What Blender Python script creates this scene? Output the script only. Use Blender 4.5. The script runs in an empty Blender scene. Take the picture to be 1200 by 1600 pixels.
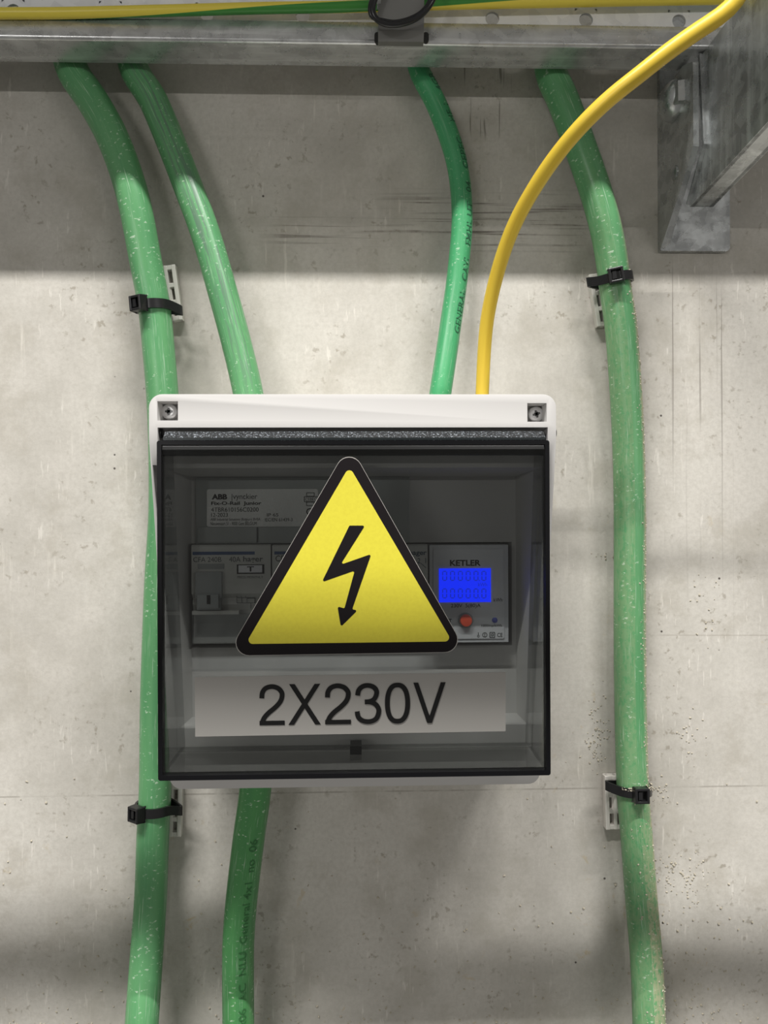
import bpy, bmesh, math, random
from mathutils import Vector, Matrix
from mathutils.geometry import tessellate_polygon
C = bpy.context.scene.collection
S = bpy.context.scene
V = Vector
# ------------------------------------------------------------------ camera
F_PX = 1200.0
YAW, ROLL = 0.030, -0.004          # camera turned a little to the right of the wall's normal
DIST = 0.40
cam_d = bpy.data.cameras.new('camera'); cam = bpy.data.objects.new('camera', cam_d); C.objects.link(cam)
fwd = V((math.sin(YAW), math.cos(YAW), 0)); right = V((math.cos(YAW), -math.sin(YAW), 0)); up = V((0, 0, 1))
cpos = -fwd * DIST
r2 = right * math.cos(ROLL) + up * math.sin(ROLL); u2 = up * math.cos(ROLL) - right * math.sin(ROLL)
M = Matrix((r2, u2, -fwd)).transposed().to_4x4(); M.translation = cpos
cam.matrix_world = M
cam_d.sensor_fit = 'VERTICAL'; cam_d.sensor_height = 32.0; cam_d.lens = 32.0 * F_PX / 1600.0
cam_d.clip_start = 0.005; cam_d.clip_end = 50
S.camera = cam
S.view_settings.view_transform = 'Standard'; S.view_settings.look = 'None'
S.view_settings.gamma = 1; S.view_settings.exposure = 0.0; S.view_settings.use_curve_mapping = False
# ------------------------------------------------------------------ world and lamps
w = bpy.data.worlds.new('room'); S.world = w; w.use_nodes = True
w.node_tree.nodes['Background'].inputs[0].default_value = (1.0, 0.96, 0.90, 1)
w.node_tree.nodes['Background'].inputs[1].default_value = 0.19
def tube_lamp(name, loc, length, thick, power, col, aim):
    d = bpy.data.lights.new(name, 'AREA'); d.shape = 'RECTANGLE'; d.size = length; d.size_y = thick
    d.energy = power; d.color = col
    o = bpy.data.objects.new(name, d); C.objects.link(o); o.location = loc
    zz = (V(loc) - V(aim)); zz.x = 0; zz.normalize(); xx = V((1, 0, 0))     # the tube runs parallel to the wall
    o.matrix_world = Matrix.Translation(loc) @ Matrix((xx, zz.cross(xx), zz)).transposed().to_4x4()
    return o
WARM = (1.0, 0.975, 0.945)
# far row of tubes, left and right of the person who takes the picture
tube_lamp('far_tube_lamp', (-1.40, -3.0, 0.36), 0.8, 0.03, 12.0, WARM, (-1.4, 0, 0.2))
tube_lamp('far_tube_lamp', (2.10, -3.0, 0.36), 2.0, 0.03, 13.0, WARM, (2.1, 0, 0.2))
# two near tubes high up, shaded by the added upper tray
tube_lamp('near_tube_lamp', (-1.15, -2.0, 3.32), 1.7, 0.026, 168.0, WARM, (-0.3, 0, 0.0))
tube_lamp('near_tube_lamp', (1.05, -2.0, 3.32), 1.7, 0.026, 168.0, WARM, (0.2, 0, 0.0))

# ------------------------------------------------------------------ helpers
def W(px, py, z=0.0):
    """world point on the plane z metres in front of the wall behind pixel px, py"""
    d = fwd + r2 * ((px - 600) / F_PX) + u2 * ((800 - py) / F_PX)
    t = (-z - cpos.y) / d.y
    return cpos + d * t
def XZ(px, py, z):
    p = W(px, py, z); return p.x, p.z
def link(name, me, mat=None, parent=None):
    o = bpy.data.objects.new(name, me); C.objects.link(o)
    if mat is not None:
        for m in (mat if isinstance(mat, (list, tuple)) else [mat]): me.materials.append(m)
    if parent is not None: o.parent = parent
    return o
def obj(name, bm, mat=None, parent=None, smooth=0, bevel=0, seg=2):
    if bevel:
        ed = [e for e in bm.edges if len(e.link_faces) == 2 and e.calc_face_angle(0) > 0.6]
        bmesh.ops.bevel(bm, geom=ed, offset=bevel, segments=seg, profile=0.5, affect='EDGES', clamp_overlap=True)
    bmesh.ops.recalc_face_normals(bm, faces=bm.faces)
    me = bpy.data.meshes.new(name); bm.to_mesh(me); bm.free()
    if smooth:
        for p in me.polygons: p.use_smooth = True
        me.set_sharp_from_angle(angle=smooth)
    return link(name, me, mat, parent)
def tag(o, label=None, cat=None, group=None, kind=None):
    for k, v in (('label', label), ('category', cat), ('group', group), ('kind', kind)):
        if v: o[k] = v
    return o
def thing(name, label, cat, loc=(0, 0, 0), group=None):
    o = bpy.data.objects.new(name, None); C.objects.link(o); o.empty_display_size = 0.02
    o['origin_hint'] = 'base'; del o['origin_hint']
    return tag(o, label, cat, group)
def hexa(bm, p, mi=0):
    """p: 8 points, back 4 then front 4"""
    v = [bm.verts.new(q) for q in p]
    for f in ((0, 1, 2, 3), (7, 6, 5, 4), (0, 4, 5, 1), (1, 5, 6, 2), (2, 6, 7, 3), (3, 7, 4, 0)):
        bm.faces.new([v[i] for i in f]).material_index = mi
def box(bm, x0, x1, z0, z1, d0, d1, mi=0):
    """x range, height range, distance from wall range"""
    hexa(bm, [(x0, -d0, z0), (x1, -d0, z0), (x1, -d0, z1), (x0, -d0, z1), (x0, -d1, z0), (x1, -d1, z0), (x1, -d1, z1), (x0, -d1, z1)], mi)
def pbox(bm, px0, py0, px1, py1, d0, d1, mi=0):
    """box whose FRONT face (d1) covers the pixel rectangle"""
    x0, z1 = XZ(px0, py0, d1); x1, z0 = XZ(px1, py1, d1)
    box(bm, x0, x1, z0, z1, d0, d1, mi)
def rounded(pts, r, n=5):
    out = []; N = len(pts)
    for i in range(N):
        a, b, c = V(pts[i - 1]), V(pts[i]), V(pts[(i + 1) % N])
        rr = r[i] if isinstance(r, (list, tuple)) else r
        e1, e2 = (a - b).normalized(), (c - b).normalized()
        ang = e1.angle(e2); t = min(rr / math.tan(ang / 2), (a - b).length * .48, (c - b).length * .48); rr = t * math.tan(ang / 2)
        p1, p2 = b + e1 * t, b + e2 * t
        cen = b + (e1 + e2).normalized() * (rr / math.sin(ang / 2))
        a1 = math.atan2(p1.y - cen.y, p1.x - cen.x); a2 = math.atan2(p2.y - cen.y, p2.x - cen.x)
        da = (a2 - a1 + math.pi) % (2 * math.pi) - math.pi
        for k in range(n + 1):
            q = a1 + da * k / n; out.append((cen.x + math.cos(q) * rr, cen.y + math.sin(q) * rr))
    return out
def plate(bm, pts, d0, d1, mi=0):
    """prism from a list of (x, z) points between depths d0 and d1"""
    a = [bm.verts.new((x, -d0, z)) for x, z in pts]; b = [bm.verts.new((x, -d1, z)) for x, z in pts]
    n = len(pts)
    if n > 4:
        for t in tessellate_polygon([[V((x, z, 0)) for x, z in pts]]):
            bm.faces.new([a[i] for i in t]).material_index = mi; bm.faces.new([b[i] for i in t[::-1]]).material_index = mi
    else:
        bm.faces.new(a).material_index = mi; bm.faces.new(b[::-1]).material_index = mi
    for f in [[a[i], b[i], b[(i + 1) % n], a[(i + 1) % n]] for i in range(n)]:
        bm.faces.new(f).material_index = mi
def side_prism(bm, pts, x0, x1, mi=0):
    """prism along x from a list of (depth, z) points"""
    a = [bm.verts.new((x0, -d, z)) for d, z in pts]; b = [bm.verts.new((x1, -d, z)) for d, z in pts]
    n = len(pts)
    for f in [a, b[::-1]] + [[a[i], b[i], b[(i + 1) % n], a[(i + 1) % n]] for i in range(n)]:
        bm.faces.new(f).material_index = mi
def rrect(x0, x1, z0, z1, r, n=5):
    return rounded([(x0, z0), (x1, z0), (x1, z1), (x0, z1)], r, n)
def cyl(bm, cen, axis, r0, r1, h, n=24, mi=0):
    axis = V(axis).normalized(); a = axis.orthogonal().normalized(); b = axis.cross(a)
    lo = [bm.verts.new(V(cen) + (a * math.cos(2 * math.pi * k / n) + b * math.sin(2 * math.pi * k / n)) * r0) for k in range(n)]
    hi = [bm.verts.new(V(cen) + axis * h + (a * math.cos(2 * math.pi * k / n) + b * math.sin(2 * math.pi * k / n)) * r1) for k in range(n)]
    for f in [lo[::-1], hi] + [[lo[i], lo[(i + 1) % n], hi[(i + 1) % n], hi[i]] for i in range(n)]:
        bm.faces.new(f).material_index = mi
def lathe(bm, cen, axis, prof, n=28, mi=0):
    axis = V(axis).normalized(); a = axis.orthogonal().normalized(); b = axis.cross(a); rings = []
    for r, h in prof:
        rings.append([bm.verts.new(V(cen) + axis * h + (a * math.cos(2 * math.pi * k / n) + b * math.sin(2 * math.pi * k / n)) * max(r, 1e-6)) for k in range(n)])
    for A, B in zip(rings, rings[1:]):
        for i in range(n): bm.faces.new([A[i], A[(i + 1) % n], B[(i + 1) % n], B[i]]).material_index = mi
    bm.faces.new(rings[0][::-1]).material_index = mi; bm.faces.new(rings[-1]).material_index = mi
def boolean(me_a, cutters, name, mat, parent, bevel=0.0):
    a = bpy.data.objects.new('tmp', me_a); C.objects.link(a); tmp = []
    for cme in cutters:
        c = bpy.data.objects.new('cut', cme); C.objects.link(c); tmp.append(c)
        m = a.modifiers.new('b', 'BOOLEAN'); m.operation = 'DIFFERENCE'; m.solver = 'EXACT'; m.object = c
    if bevel:
        m = a.modifiers.new('bev', 'BEVEL'); m.width = bevel; m.segments = 2; m.limit_method = 'ANGLE'; m.angle_limit = 0.6; m.use_clamp_overlap = True
    dg = bpy.context.evaluated_depsgraph_get(); dg.update()
    me = bpy.data.meshes.new_from_object(a.evaluated_get(dg)); me.name = name
    for c in tmp: bpy.data.objects.remove(c)
    bpy.data.objects.remove(a)
    for p in me.polygons: p.use_smooth = True
    me.set_sharp_from_angle(angle=0.5)
    me.materials.clear()
    return link(name, me, mat, parent)
def mesh_of(bm, name='m'):
    bmesh.ops.recalc_face_normals(bm, faces=bm.faces)
    me = bpy.data.meshes.new(name); bm.to_mesh(me); bm.free(); return me
_font = {}
def text_geo(txt, bold=0.0):
    cu = bpy.data.curves.new('t', 'FONT'); cu.body = txt; cu.size = 1; cu.resolution_u = 4
    cu.offset = bold
    o = bpy.data.objects.new('t', cu); C.objects.link(o)
    dg = bpy.context.evaluated_depsgraph_get(); dg.update()
    me = bpy.data.meshes.new_from_object(o.evaluated_get(dg))
    vs = [v.co.copy() for v in me.vertices]; fs = [list(p.vertices) for p in me.polygons]
    bpy.data.objects.remove(o); bpy.data.curves.remove(cu); bpy.data.meshes.remove(me)
    return vs, fs
def text_box(bm, txt, px0, py0, px1, py1, d, bold=0.0, mi=0, cap=None, thick=0.00012):
    """flat print filling the pixel rectangle at depth d"""
    vs, fs = text_geo(txt, bold)
    x0, z1 = XZ(px0, py0, d); x1, z0 = XZ(px1, py1, d)
    ax, bx = min(v.x for v in vs), max(v.x for v in vs)
    ay, by = min(v.y for v in vs), max(v.y for v in vs)
    if cap: ay, by = 0.0, cap
    nv = [bm.verts.new((x0 + (v.x - ax) / (bx - ax) * (x1 - x0), -d - thick, z0 + (v.y - ay) / (by - ay) * (z1 - z0))) for v in vs]
    for f in fs:
        try: bm.faces.new([nv[i] for i in f]).material_index = mi
        except ValueError: pass
def flat_line(bm, x0, z0, x1, z1, wdt, d, mi=0):
    a = V((x1 - x0, z1 - z0)); n = V((-a.y, a.x)).normalized() * wdt / 2
    v = [bm.verts.new((x, -d, z)) for x, z in ((x0 + n.x, z0 + n.y), (x0 - n.x, z0 - n.y), (x1 - n.x, z1 - n.y), (x1 + n.x, z1 + n.y))]
    bm.faces.new(v).material_index = mi
def pline(bm, pts, wpx, d, closed=False, mi=0):
    q = [XZ(x, y, d) for x, y in pts]
    if closed: q.append(q[0])
    for a, b in zip(q, q[1:]): flat_line(bm, a[0], a[1], b[0], b[1], wpx * 0.00029, d, mi)
# ------------------------------------------------------------------ materials
def mat(name, col=(.5, .5, .5), rough=.5, metal=0.0, spec=0.5, emit=None, estr=0.0):
    m = bpy.data.materials.new(name); m.use_nodes = True
    b = m.node_tree.nodes['Principled BSDF']
    b.inputs['Base Color'].default_value = (*col, 1); b.inputs['Roughness'].default_value = rough
    b.inputs['Metallic'].default_value = metal; b.inputs['Specular IOR Level'].default_value = spec
    if emit: b.inputs['Emission Color'].default_value = (*emit, 1); b.inputs['Emission Strength'].default_value = estr
    return m
class N:
    """small node builder"""
    def __init__(s, m): s.m = m; s.t = m.node_tree; s.n = s.t.nodes; s.l = s.t.links; s.b = s.n['Principled BSDF']
    def put(s, sock, v):
        if hasattr(v, 'is_linked') or isinstance(v, bpy.types.NodeSocket): s.l.new(v, sock)
        elif isinstance(v, (tuple, list)) and len(v) == 3 and sock.type == 'RGBA': sock.default_value = (*v, 1)
        else: sock.default_value = v
    def coord(s, k='Object', scale=(1, 1, 1), loc=(0, 0, 0), rot=(0, 0, 0)):
        c = s.n.new('ShaderNodeTexCoord'); mp = s.n.new('ShaderNodeMapping')
        mp.inputs['Scale'].default_value = scale; mp.inputs['Location'].default_value = loc; mp.inputs['Rotation'].default_value = rot
        s.l.new(c.outputs[k], mp.inputs[0]); return mp.outputs[0]
    def noise(s, co, scale, detail=4, rough=.55, dist=0.0):
        x = s.n.new('ShaderNodeTexNoise'); s.l.new(co, x.inputs['Vector']); x.inputs['Scale'].default_value = scale
        x.inputs['Detail'].default_value = detail; x.inputs['Roughness'].default_value = rough; x.inputs['Distortion'].default_value = dist
        return x.outputs['Fac']
    def voro(s, co, scale, out='Distance', feature='F1'):
        x = s.n.new('ShaderNodeTexVoronoi'); s.l.new(co, x.inputs['Vector']); x.inputs['Scale'].default_value = scale; x.feature = feature
        return x.outputs[out]
    def ramp(s, f, a, b, lo=0.0, hi=1.0):
        x = s.n.new('ShaderNodeMapRange'); x.interpolation_type = 'SMOOTHSTEP'; s.l.new(f, x.inputs[0])
        x.inputs[1].default_value = a; x.inputs[2].default_value = b; x.inputs[3].default_value = lo; x.inputs[4].default_value = hi
        return x.outputs[0]
    def math(s, op, a, b=0.0, c=0.0):
        x = s.n.new('ShaderNodeMath'); x.operation = op; s.put(x.inputs[0], a); s.put(x.inputs[1], b); s.put(x.inputs[2], c); return x.outputs[0]
    def mix(s, f, a, b, mode='MIX'):
        x = s.n.new('ShaderNodeMix'); x.data_type = 'RGBA'; x.blend_type = mode
        s.put(x.inputs[0], f); s.put(x.inputs[6], a); s.put(x.inputs[7], b); return x.outputs[2]
    def sep(s, co):
        x = s.n.new('ShaderNodeSeparateXYZ'); s.l.new(co, x.inputs[0]); return x.outputs
    def bump(s, h, strength=.3, dist=.001):
        x = s.n.new('ShaderNodeBump'); x.inputs['Strength'].default_value = strength; x.inputs['Distance'].default_value = dist
        s.l.new(h, x.inputs['Height']); s.l.new(x.outputs[0], s.b.inputs['Normal'])
    def boxmask(s, X, Z, x0, x1, z0, z1, soft=.01):
        a = s.math('MULTIPLY', s.ramp(X, x0 - soft, x0 + soft), s.ramp(X, x1 - soft, x1 + soft, 1, 0))
        b = s.math('MULTIPLY', s.ramp(Z, z0 - soft, z0 + soft), s.ramp(Z, z1 - soft, z1 + soft, 1, 0))
        return s.math('MULTIPLY', a, b)

def concrete():
    m = mat('concrete', rough=.75, spec=.25); n = N(m)
    co = n.coord(); X, Y, Z = n.sep(co)[0:3]
    big = n.noise(co, 9, 4, .6); mid = n.noise(co, 45, 5, .65); fine = n.noise(co, 420, 3, .7)
    c = n.mix(n.ramp(big, .35, .65), (.45, .43, .385), (.57, .55, .50))
    c = n.mix(n.ramp(mid, .35, .7, 0, .55), c, (.60, .575, .525))
    c = n.mix(n.ramp(n.noise(co, 28, 6, .7), .48, .66, 0, .55), c, (.40, .375, .32))
    c = n.mix(n.ramp(fine, .3, .75, 0, .35), c, (.37, .35, .31))
    # cement smears running down
    st = n.noise(n.coord(scale=(170, 1, 14)), 1, 5, .65); reg = n.noise(co, 14, 2)
    c = n.mix(n.math('MULTIPLY', n.ramp(st, .58, .68), n.ramp(reg, .48, .62, 0, .42)), c, (.74, .71, .64))
    # short pale nicks
    st2 = n.noise(n.coord(scale=(420, 1, 60), rot=(0, .22, 0)), 1, 3, .6)
    c = n.mix(n.math('MULTIPLY', n.ramp(st2, .60, .66), n.ramp(n.noise(co, 22, 2), .48, .62, 0, .38)), c, (.78, .75, .69))
    # pin holes
    vd = n.voro(co, 130); vc = n.sep(n.voro(co, 130, 'Color'))[0]
    pin = n.math('MULTIPLY', n.ramp(vd, .05, .10, 1, 0), n.ramp(vc, .93, .935))
    c = n.mix(pin, c, (.09, .08, .07))
    pits = n.math('MULTIPLY', n.ramp(n.noise(co, 210, 4, .6), .58, .66), n.ramp(n.noise(co, 24, 3), .46, .62))
    c = n.mix(n.math('MULTIPLY', pits, .55), c, (.25, .22, .17))
    # dark drag marks under the bracket (vertical) and beside the third cable (horizontal)
    vl = n.noise(n.coord(scale=(430, 1, 3.2), rot=(0, .02, 0)), 1, 3, .55)
    mk = n.boxmask(X, Z, .148, .186, -.07, .128, .008)
    c = n.mix(n.math('MULTIPLY', n.math('MULTIPLY', n.ramp(vl, .575, .62), mk), n.math('MULTIPLY', n.ramp(Z, -.06, .12, .10, .65), n.ramp(n.noise(n.coord(scale=(75, 1, 4)), 1, 2), .48, .56))), c, (.17, .15, .13))
    hl = n.noise(n.coord(scale=(9, 1, 520), rot=(0, .03, 0)), 1, 3, .55)
    mk2 = n.math('MAXIMUM', n.boxmask(X, Z, .0, .105, .138, .166, .006), n.boxmask(X, Z, -.06, .02, .140, .150, .008))
    c = n.mix(n.math('MULTIPLY', n.math('MULTIPLY', n.ramp(hl, .54, .60), mk2), n.ramp(mid, .4, .6, .35, .9)), c, (.17, .15, .13))
    sc = n.noise(n.coord(scale=(300, 1, 18), rot=(0, -.5, 0)), 1, 2, .5)
    mk3 = n.boxmask(X, Z, .035, .068, .196, .235, .004)
    c = n.mix(n.math('MULTIPLY', n.math('MULTIPLY', n.ramp(sc, .60, .64), mk3), .7), c, (.16, .15, .12))
    # faint formwork joint
    j = n.math('ABSOLUTE', n.math('ADD', Z, .1455)); j2 = n.math('ABSOLUTE', n.math('ADD', n.math('ADD', Z, .064), n.math('MULTIPLY', X, .01)))
    jm = n.math('MULTIPLY', n.ramp(j, .0002, .0006, 1, 0), n.ramp(mid, .4, .55, .1, .5))
    c = n.mix(jm, c, (.22, .20, .17))
    c = n.mix(n.math('MULTIPLY', n.math('MULTIPLY', n.ramp(j2, .0002, .0005, 1, 0), n.ramp(X, .14, .15)), .3), c, (.25, .22, .18))
    # ochre mortar splashes right of the box and below
    oc = n.ramp(n.noise(co, 95, 5, .7, .6), .60, .68)
    mk4 = n.math('MAXIMUM', n.boxmask(X, Z, .088, .20, -.27, .0, .03), n.boxmask(X, Z, -.3, .3, -.30, -.16, .04))
    mk4 = n.math('MULTIPLY', mk4, n.ramp(n.noise(co, 16, 2), .48, .62, 0, .6))
    c = n.mix(n.math('MULTIPLY', oc, mk4), c, (.46, .36, .20))
    n.put(n.b.inputs['Base Color'], c)
    h = n.math('ADD', n.math('MULTIPLY', mid, .5), n.math('ADD', n.math('MULTIPLY', fine, .25), n.math('MULTIPLY', pin, -.8)))
    n.bump(h, .22, .0012)
    return m
def sheath(name, col, dark, pale, dirt=0.0, rough=.33, scr=.55, scuff=0.0):
    """cable jacket: u = metres along, v = 0..1 around"""
    m = mat(name, col, rough, spec=.45); n = N(m)
    uv = n.coord('UV', scale=(1, 1, 1)); U, Vv = n.sep(uv)[0:2]
    big = n.noise(n.coord('UV', scale=(14, 5, 1)), 1, 4, .6)
    c = n.mix(n.ramp(big, .35, .65, 0, .6), col, dark)
    lines = n.noise(n.coord('UV', scale=(7, 60, 1)), 1, 3, .6)
    c = n.mix(n.ramp(lines, .56, .72, 0, .35), c, pale)
    s1 = n.noise(n.coord('UV', scale=(620, 15, 1), rot=(0, 0, .6)), 1, 3, .65)
    rg = n.noise(n.coord('UV', scale=(30, 7, 1), loc=(3, 1, 0)), 1, 2)
    f1 = n.math('MULTIPLY', n.ramp(s1, .59, .65), n.ramp(rg, .47, .56, 0, 1))
    s2 = n.noise(n.coord('UV', scale=(45, 130, 1), loc=(1, 4, 0)), 1, 3, .6)
    f2 = n.math('MULTIPLY', n.ramp(s2, .60, .66), n.ramp(rg, .42, .55, 1, 0))
    f = n.math('MULTIPLY', n.math('MAXIMUM', f1, f2), scr)
    c = n.mix(f, c, (.62, .74, .60))
    if scuff:    # long dark rub marks along the front
        ln = n.noise(n.coord('UV', scale=(28, 34, 1), loc=(2, 2, 0)), 1, 5, .7, .5); vc = n.math('PINGPONG', n.math('ADD', Vv, .97), .5)
        fs = n.math('MULTIPLY', n.math('MULTIPLY', n.ramp(ln, .47, .56), n.ramp(vc, .07, .13, 1, 0)), n.math('MULTIPLY', n.ramp(U, .24, .30), n.ramp(U, .40, .48, 1, .25)))
        c = n.mix(n.math('MULTIPLY', fs, scuff), c, (.10, .16, .12))
    if dirt:
        dn = n.noise(n.coord('UV', scale=(260, 24, 1)), 1, 5, .75)
        area = n.math('MAXIMUM', n.ramp(Vv, .08, .17, 0, 1), n.ramp(U, .60, .72, 0, .7))
        area = n.math('MULTIPLY', area, n.ramp(Vv, .42, .5, 1, .2)); area = n.math('MULTIPLY', area, n.ramp(U, .30, .42))
        fd = n.math('MULTIPLY', n.ramp(dn, .38, .54), n.math('MULTIPLY', area, dirt))
        c = n.mix(fd, c, (.46, .40, .27)); n.put(n.b.inputs['Roughness'], n.math('ADD', n.math('MULTIPLY', fd, .4), rough))
    n.put(n.b.inputs['Base Color'], c)
    n.bump(n.math('ADD', f, n.math('MULTIPLY', big, .5)), .15, .0006)
    return m
def galv(name, col=(.55, .56, .56), rough=.38, metal=.75, spot=.5, streak=True, sx=(12, 200, 200)):
    m = mat(name, col, rough, metal); n = N(m); co = n.coord()
    v = n.sep(n.voro(n.coord(scale=(1, 1, 1)), 190, 'Color'))[0]
    c = n.mix(n.ramp(v, .2, .9, 0, spot), col, tuple(x * .62 for x in col))
    nz = n.noise(co, 60, 5, .65)
    c = n.mix(n.ramp(nz, .45, .7, 0, .5), c, tuple(min(1, x * 1.35) for x in col))
    h = nz
    if streak:
        s = n.noise(n.coord(scale=sx), 1, 4, .6); c = n.mix(n.ramp(s, .5, .72, 0, .7), c, tuple(min(1, x * 1.5) for x in col)); h = s
    n.put(n.b.inputs['Base Color'], c); n.put(n.b.inputs['Roughness'], n.ramp(nz, .3, .7, rough * .75, rough * 1.35))
    n.bump(h, .15, .0005)
    return m
def smoked(name, tint, gloss=1.0, rough=.02, grain=0.0):
    m = bpy.data.materials.new(name); m.use_nodes = True; t = m.node_tree; t.nodes.clear()
    out = t.nodes.new('ShaderNodeOutputMaterial'); mx = t.nodes.new('ShaderNodeMixShader')
    tr = t.nodes.new('ShaderNodeBsdfTransparent'); tr.inputs[0].default_value = (*tint, 1)
    gl = t.nodes.new('ShaderNodeBsdfGlossy'); gl.inputs['Roughness'].default_value = rough; gl.inputs[0].default_value = (gloss, gloss, gloss, 1)
    fr = t.nodes.new('ShaderNodeFresnel'); ge = t.nodes.new('ShaderNodeNewGeometry'); mr = t.nodes.new('ShaderNodeMapRange')
    mr.inputs[3].default_value = 1.48; mr.inputs[4].default_value = 1 / 1.48
    t.links.new(ge.outputs['Backfacing'], mr.inputs[0]); t.links.new(mr.outputs[0], fr.inputs[0])
    t.links.new(fr.outputs[0], mx.inputs[0]); t.links.new(tr.outputs[0], mx.inputs[1]); t.links.new(gl.outputs[0], mx.inputs[2]); t.links.new(mx.outputs[0], out.inputs[0])
    return m
def grained(name, col, rough=.35, sc=900, strength=.8):
    m = mat(name, col, rough); n = N(m); nz = n.noise(n.coord(), sc, 2, .8)
    n.put(n.b.inputs['Base Color'], n.mix(n.ramp(nz, .54, .66), col, tuple(min(1, x * 16) for x in col)))  # pale specks in the colour stand in for sparkle on the grain
    n.bump(nz, strength, .0012); return m
def vinyl_yellow():
    m = mat('yellow_vinyl', (.74, .66, .055), .45, spec=.35); n = N(m); co = n.coord()
    n.put(n.b.inputs['Base Color'], n.mix(n.ramp(n.noise(co, 700, 3, .7), .35, .7, 0, .35), (.69, .62, .052), (.60, .52, .04))); return m

CONC = concrete()
GREEN_A = sheath('green_jacket_scratched', (.115, .32, .135), (.075, .26, .11), (.17, .40, .20), scr=.55)
GREEN_E = sheath('green_jacket_scuffed', (.115, .32, .135), (.075, .26, .11), (.17, .40, .20), scr=.55, scuff=.75)
GREEN_B = sheath('green_jacket_smooth', (.06, .33, .135), (.045, .26, .105), (.13, .42, .21), scr=.35)
GREEN_C = sheath('green_jacket_dusty', (.115, .32, .135), (.075, .26, .11), (.17, .40, .20), dirt=.85, scr=.55)
GREEN_D = sheath('green_jacket_worn', (.08, .28, .09), (.06, .22, .08), (.14, .36, .16), scr=.6)
YEL = mat('yellow_jacket', (.80, .56, .05), .36, spec=.45)
_n = N(YEL); _n.put(_n.b.inputs['Base Color'], _n.mix(_n.ramp(_n.noise(_n.coord('UV', scale=(18, 6, 1)), 1, 4), .4, .7, 0, .5), (.80, .57, .055), (.66, .42, .03)))
EARTH = mat('green_yellow_jacket', (.8, .7, .1), .35); _n = N(EARTH)
_uv = _n.sep(_n.coord('UV')); _ph = _n.math('FRACT', _n.math('ADD', _uv[1], _n.math('MULTIPLY', _uv[0], -3.1)))
_n.put(_n.b.inputs['Base Color'], _n.mix(_n.math('MULTIPLY', _n.ramp(_ph, .37, .39), _n.ramp(_ph, .73, .75, 1, 0)), (.80, .66, .08), (.045, .24, .035)))
RAIL = galv('galvanised_rail', (.58, .59, .59), .28, .70)
RAIL2 = galv('galvanised_bracket', (.55, .57, .57), .26, .82, spot=.7, streak=False)
ARM = galv('galvanised_arm', (.50, .52, .52), .27, .85, spot=.7, sx=(200, 200, 12))
PERF = galv('galvanised_sheet', (.84, .85, .86), .45, .05, spot=.3, streak=False)
STRAP = mat('grey_steel', (.20, .20, .19), .45, .5)
BLACK = mat('black_nylon', (.012, .012, .013), .28, spec=.5)
BLACKP = mat('edge_dark_and_latch_black', (.006, .006, .007), .3, spec=.15)
WHITE = mat('light_grey_plastic', (.55, .54, .525), .42, spec=.35)
INNER = mat('inner_grey_plastic', (.42, .43, .42), .5, spec=.3)
PANEL = mat('panel_plastic', (.36, .38, .37), .4, spec=.5)
CLIPM = mat('clip_plastic', (.60, .59, .54), .5, spec=.3)
CLIPM2 = mat('clip_plastic_pale', (.72, .69, .64), .5, spec=.3)
CHROME = mat('screw_chrome', (.88, .88, .88), .32, .6)
DARKM = mat('screw_socket_dark', (.16, .16, .16), .3, .9)
SMOKE = smoked('smoked_polycarbonate', (.735, .745, .74), gloss=.9)
HINGE = grained('grained_smoked_hinge', (.018, .020, .022), .22, 1300, 1.0)
LABELG = mat('silver_label_vinyl', (.33, .32, .30), .42, .1, spec=.4)
VYEL = vinyl_yellow(); VBLK = mat('black_vinyl', (.010, .008, .009), .5, spec=.12)
EDGE = mat('cut_edge_vinyl', (.45, .43, .40), .5)
INK = mat('black_ink', (.008, .008, .008), .5, spec=.2)
INKB = mat('blue_ink', (.02, .07, .20), .5); INKD = mat('grey_ink', (.06, .065, .075), .5)
INKG = mat('green_black_print', (.02, .11, .05), .5)
PAPERL = mat('rating_sticker_film', (.85, .85, .83), .18, spec=.7); _n = N(PAPERL); _n.bump(_n.noise(_n.coord(), 260, 3, .6), .35, .0008)
DEV = mat('device_grey_plastic', (.60, .60, .57), .42, spec=.4); DEVD = mat('device_dark_grey', (.30, .32, .32), .45)
METER = mat('meter_plastic', (.62, .63, .66), .4)
LCD = mat('blue_backlit_screen', (0, .01, .05), .4, emit=(0.0, 0.022, 1.0), estr=1.7)
LCDI = mat('screen_digits', (0, .005, .05), .5, emit=(0.0, 0.02, .50), estr=1.3)
REDB = mat('red_button_plastic', (.78, .10, .05), .4); BLUEL = mat('blue_lens', (.10, .12, .48), .3)
CLEAR = smoked('clear_holder', (.88, .89, .90), gloss=1.0, rough=.06)
CRUMB = mat('mortar_crumb', (.47, .43, .34), .85)
# ------------------------------------------------------------------ wall
bm = bmesh.new(); box(bm, -1.3, 1.3, -1.1, 1.1, -.12, 0)
tag(obj('wall_back', bm, CONC), kind='structure', label='bare light grey concrete wall with scratches and mortar splashes')
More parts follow.
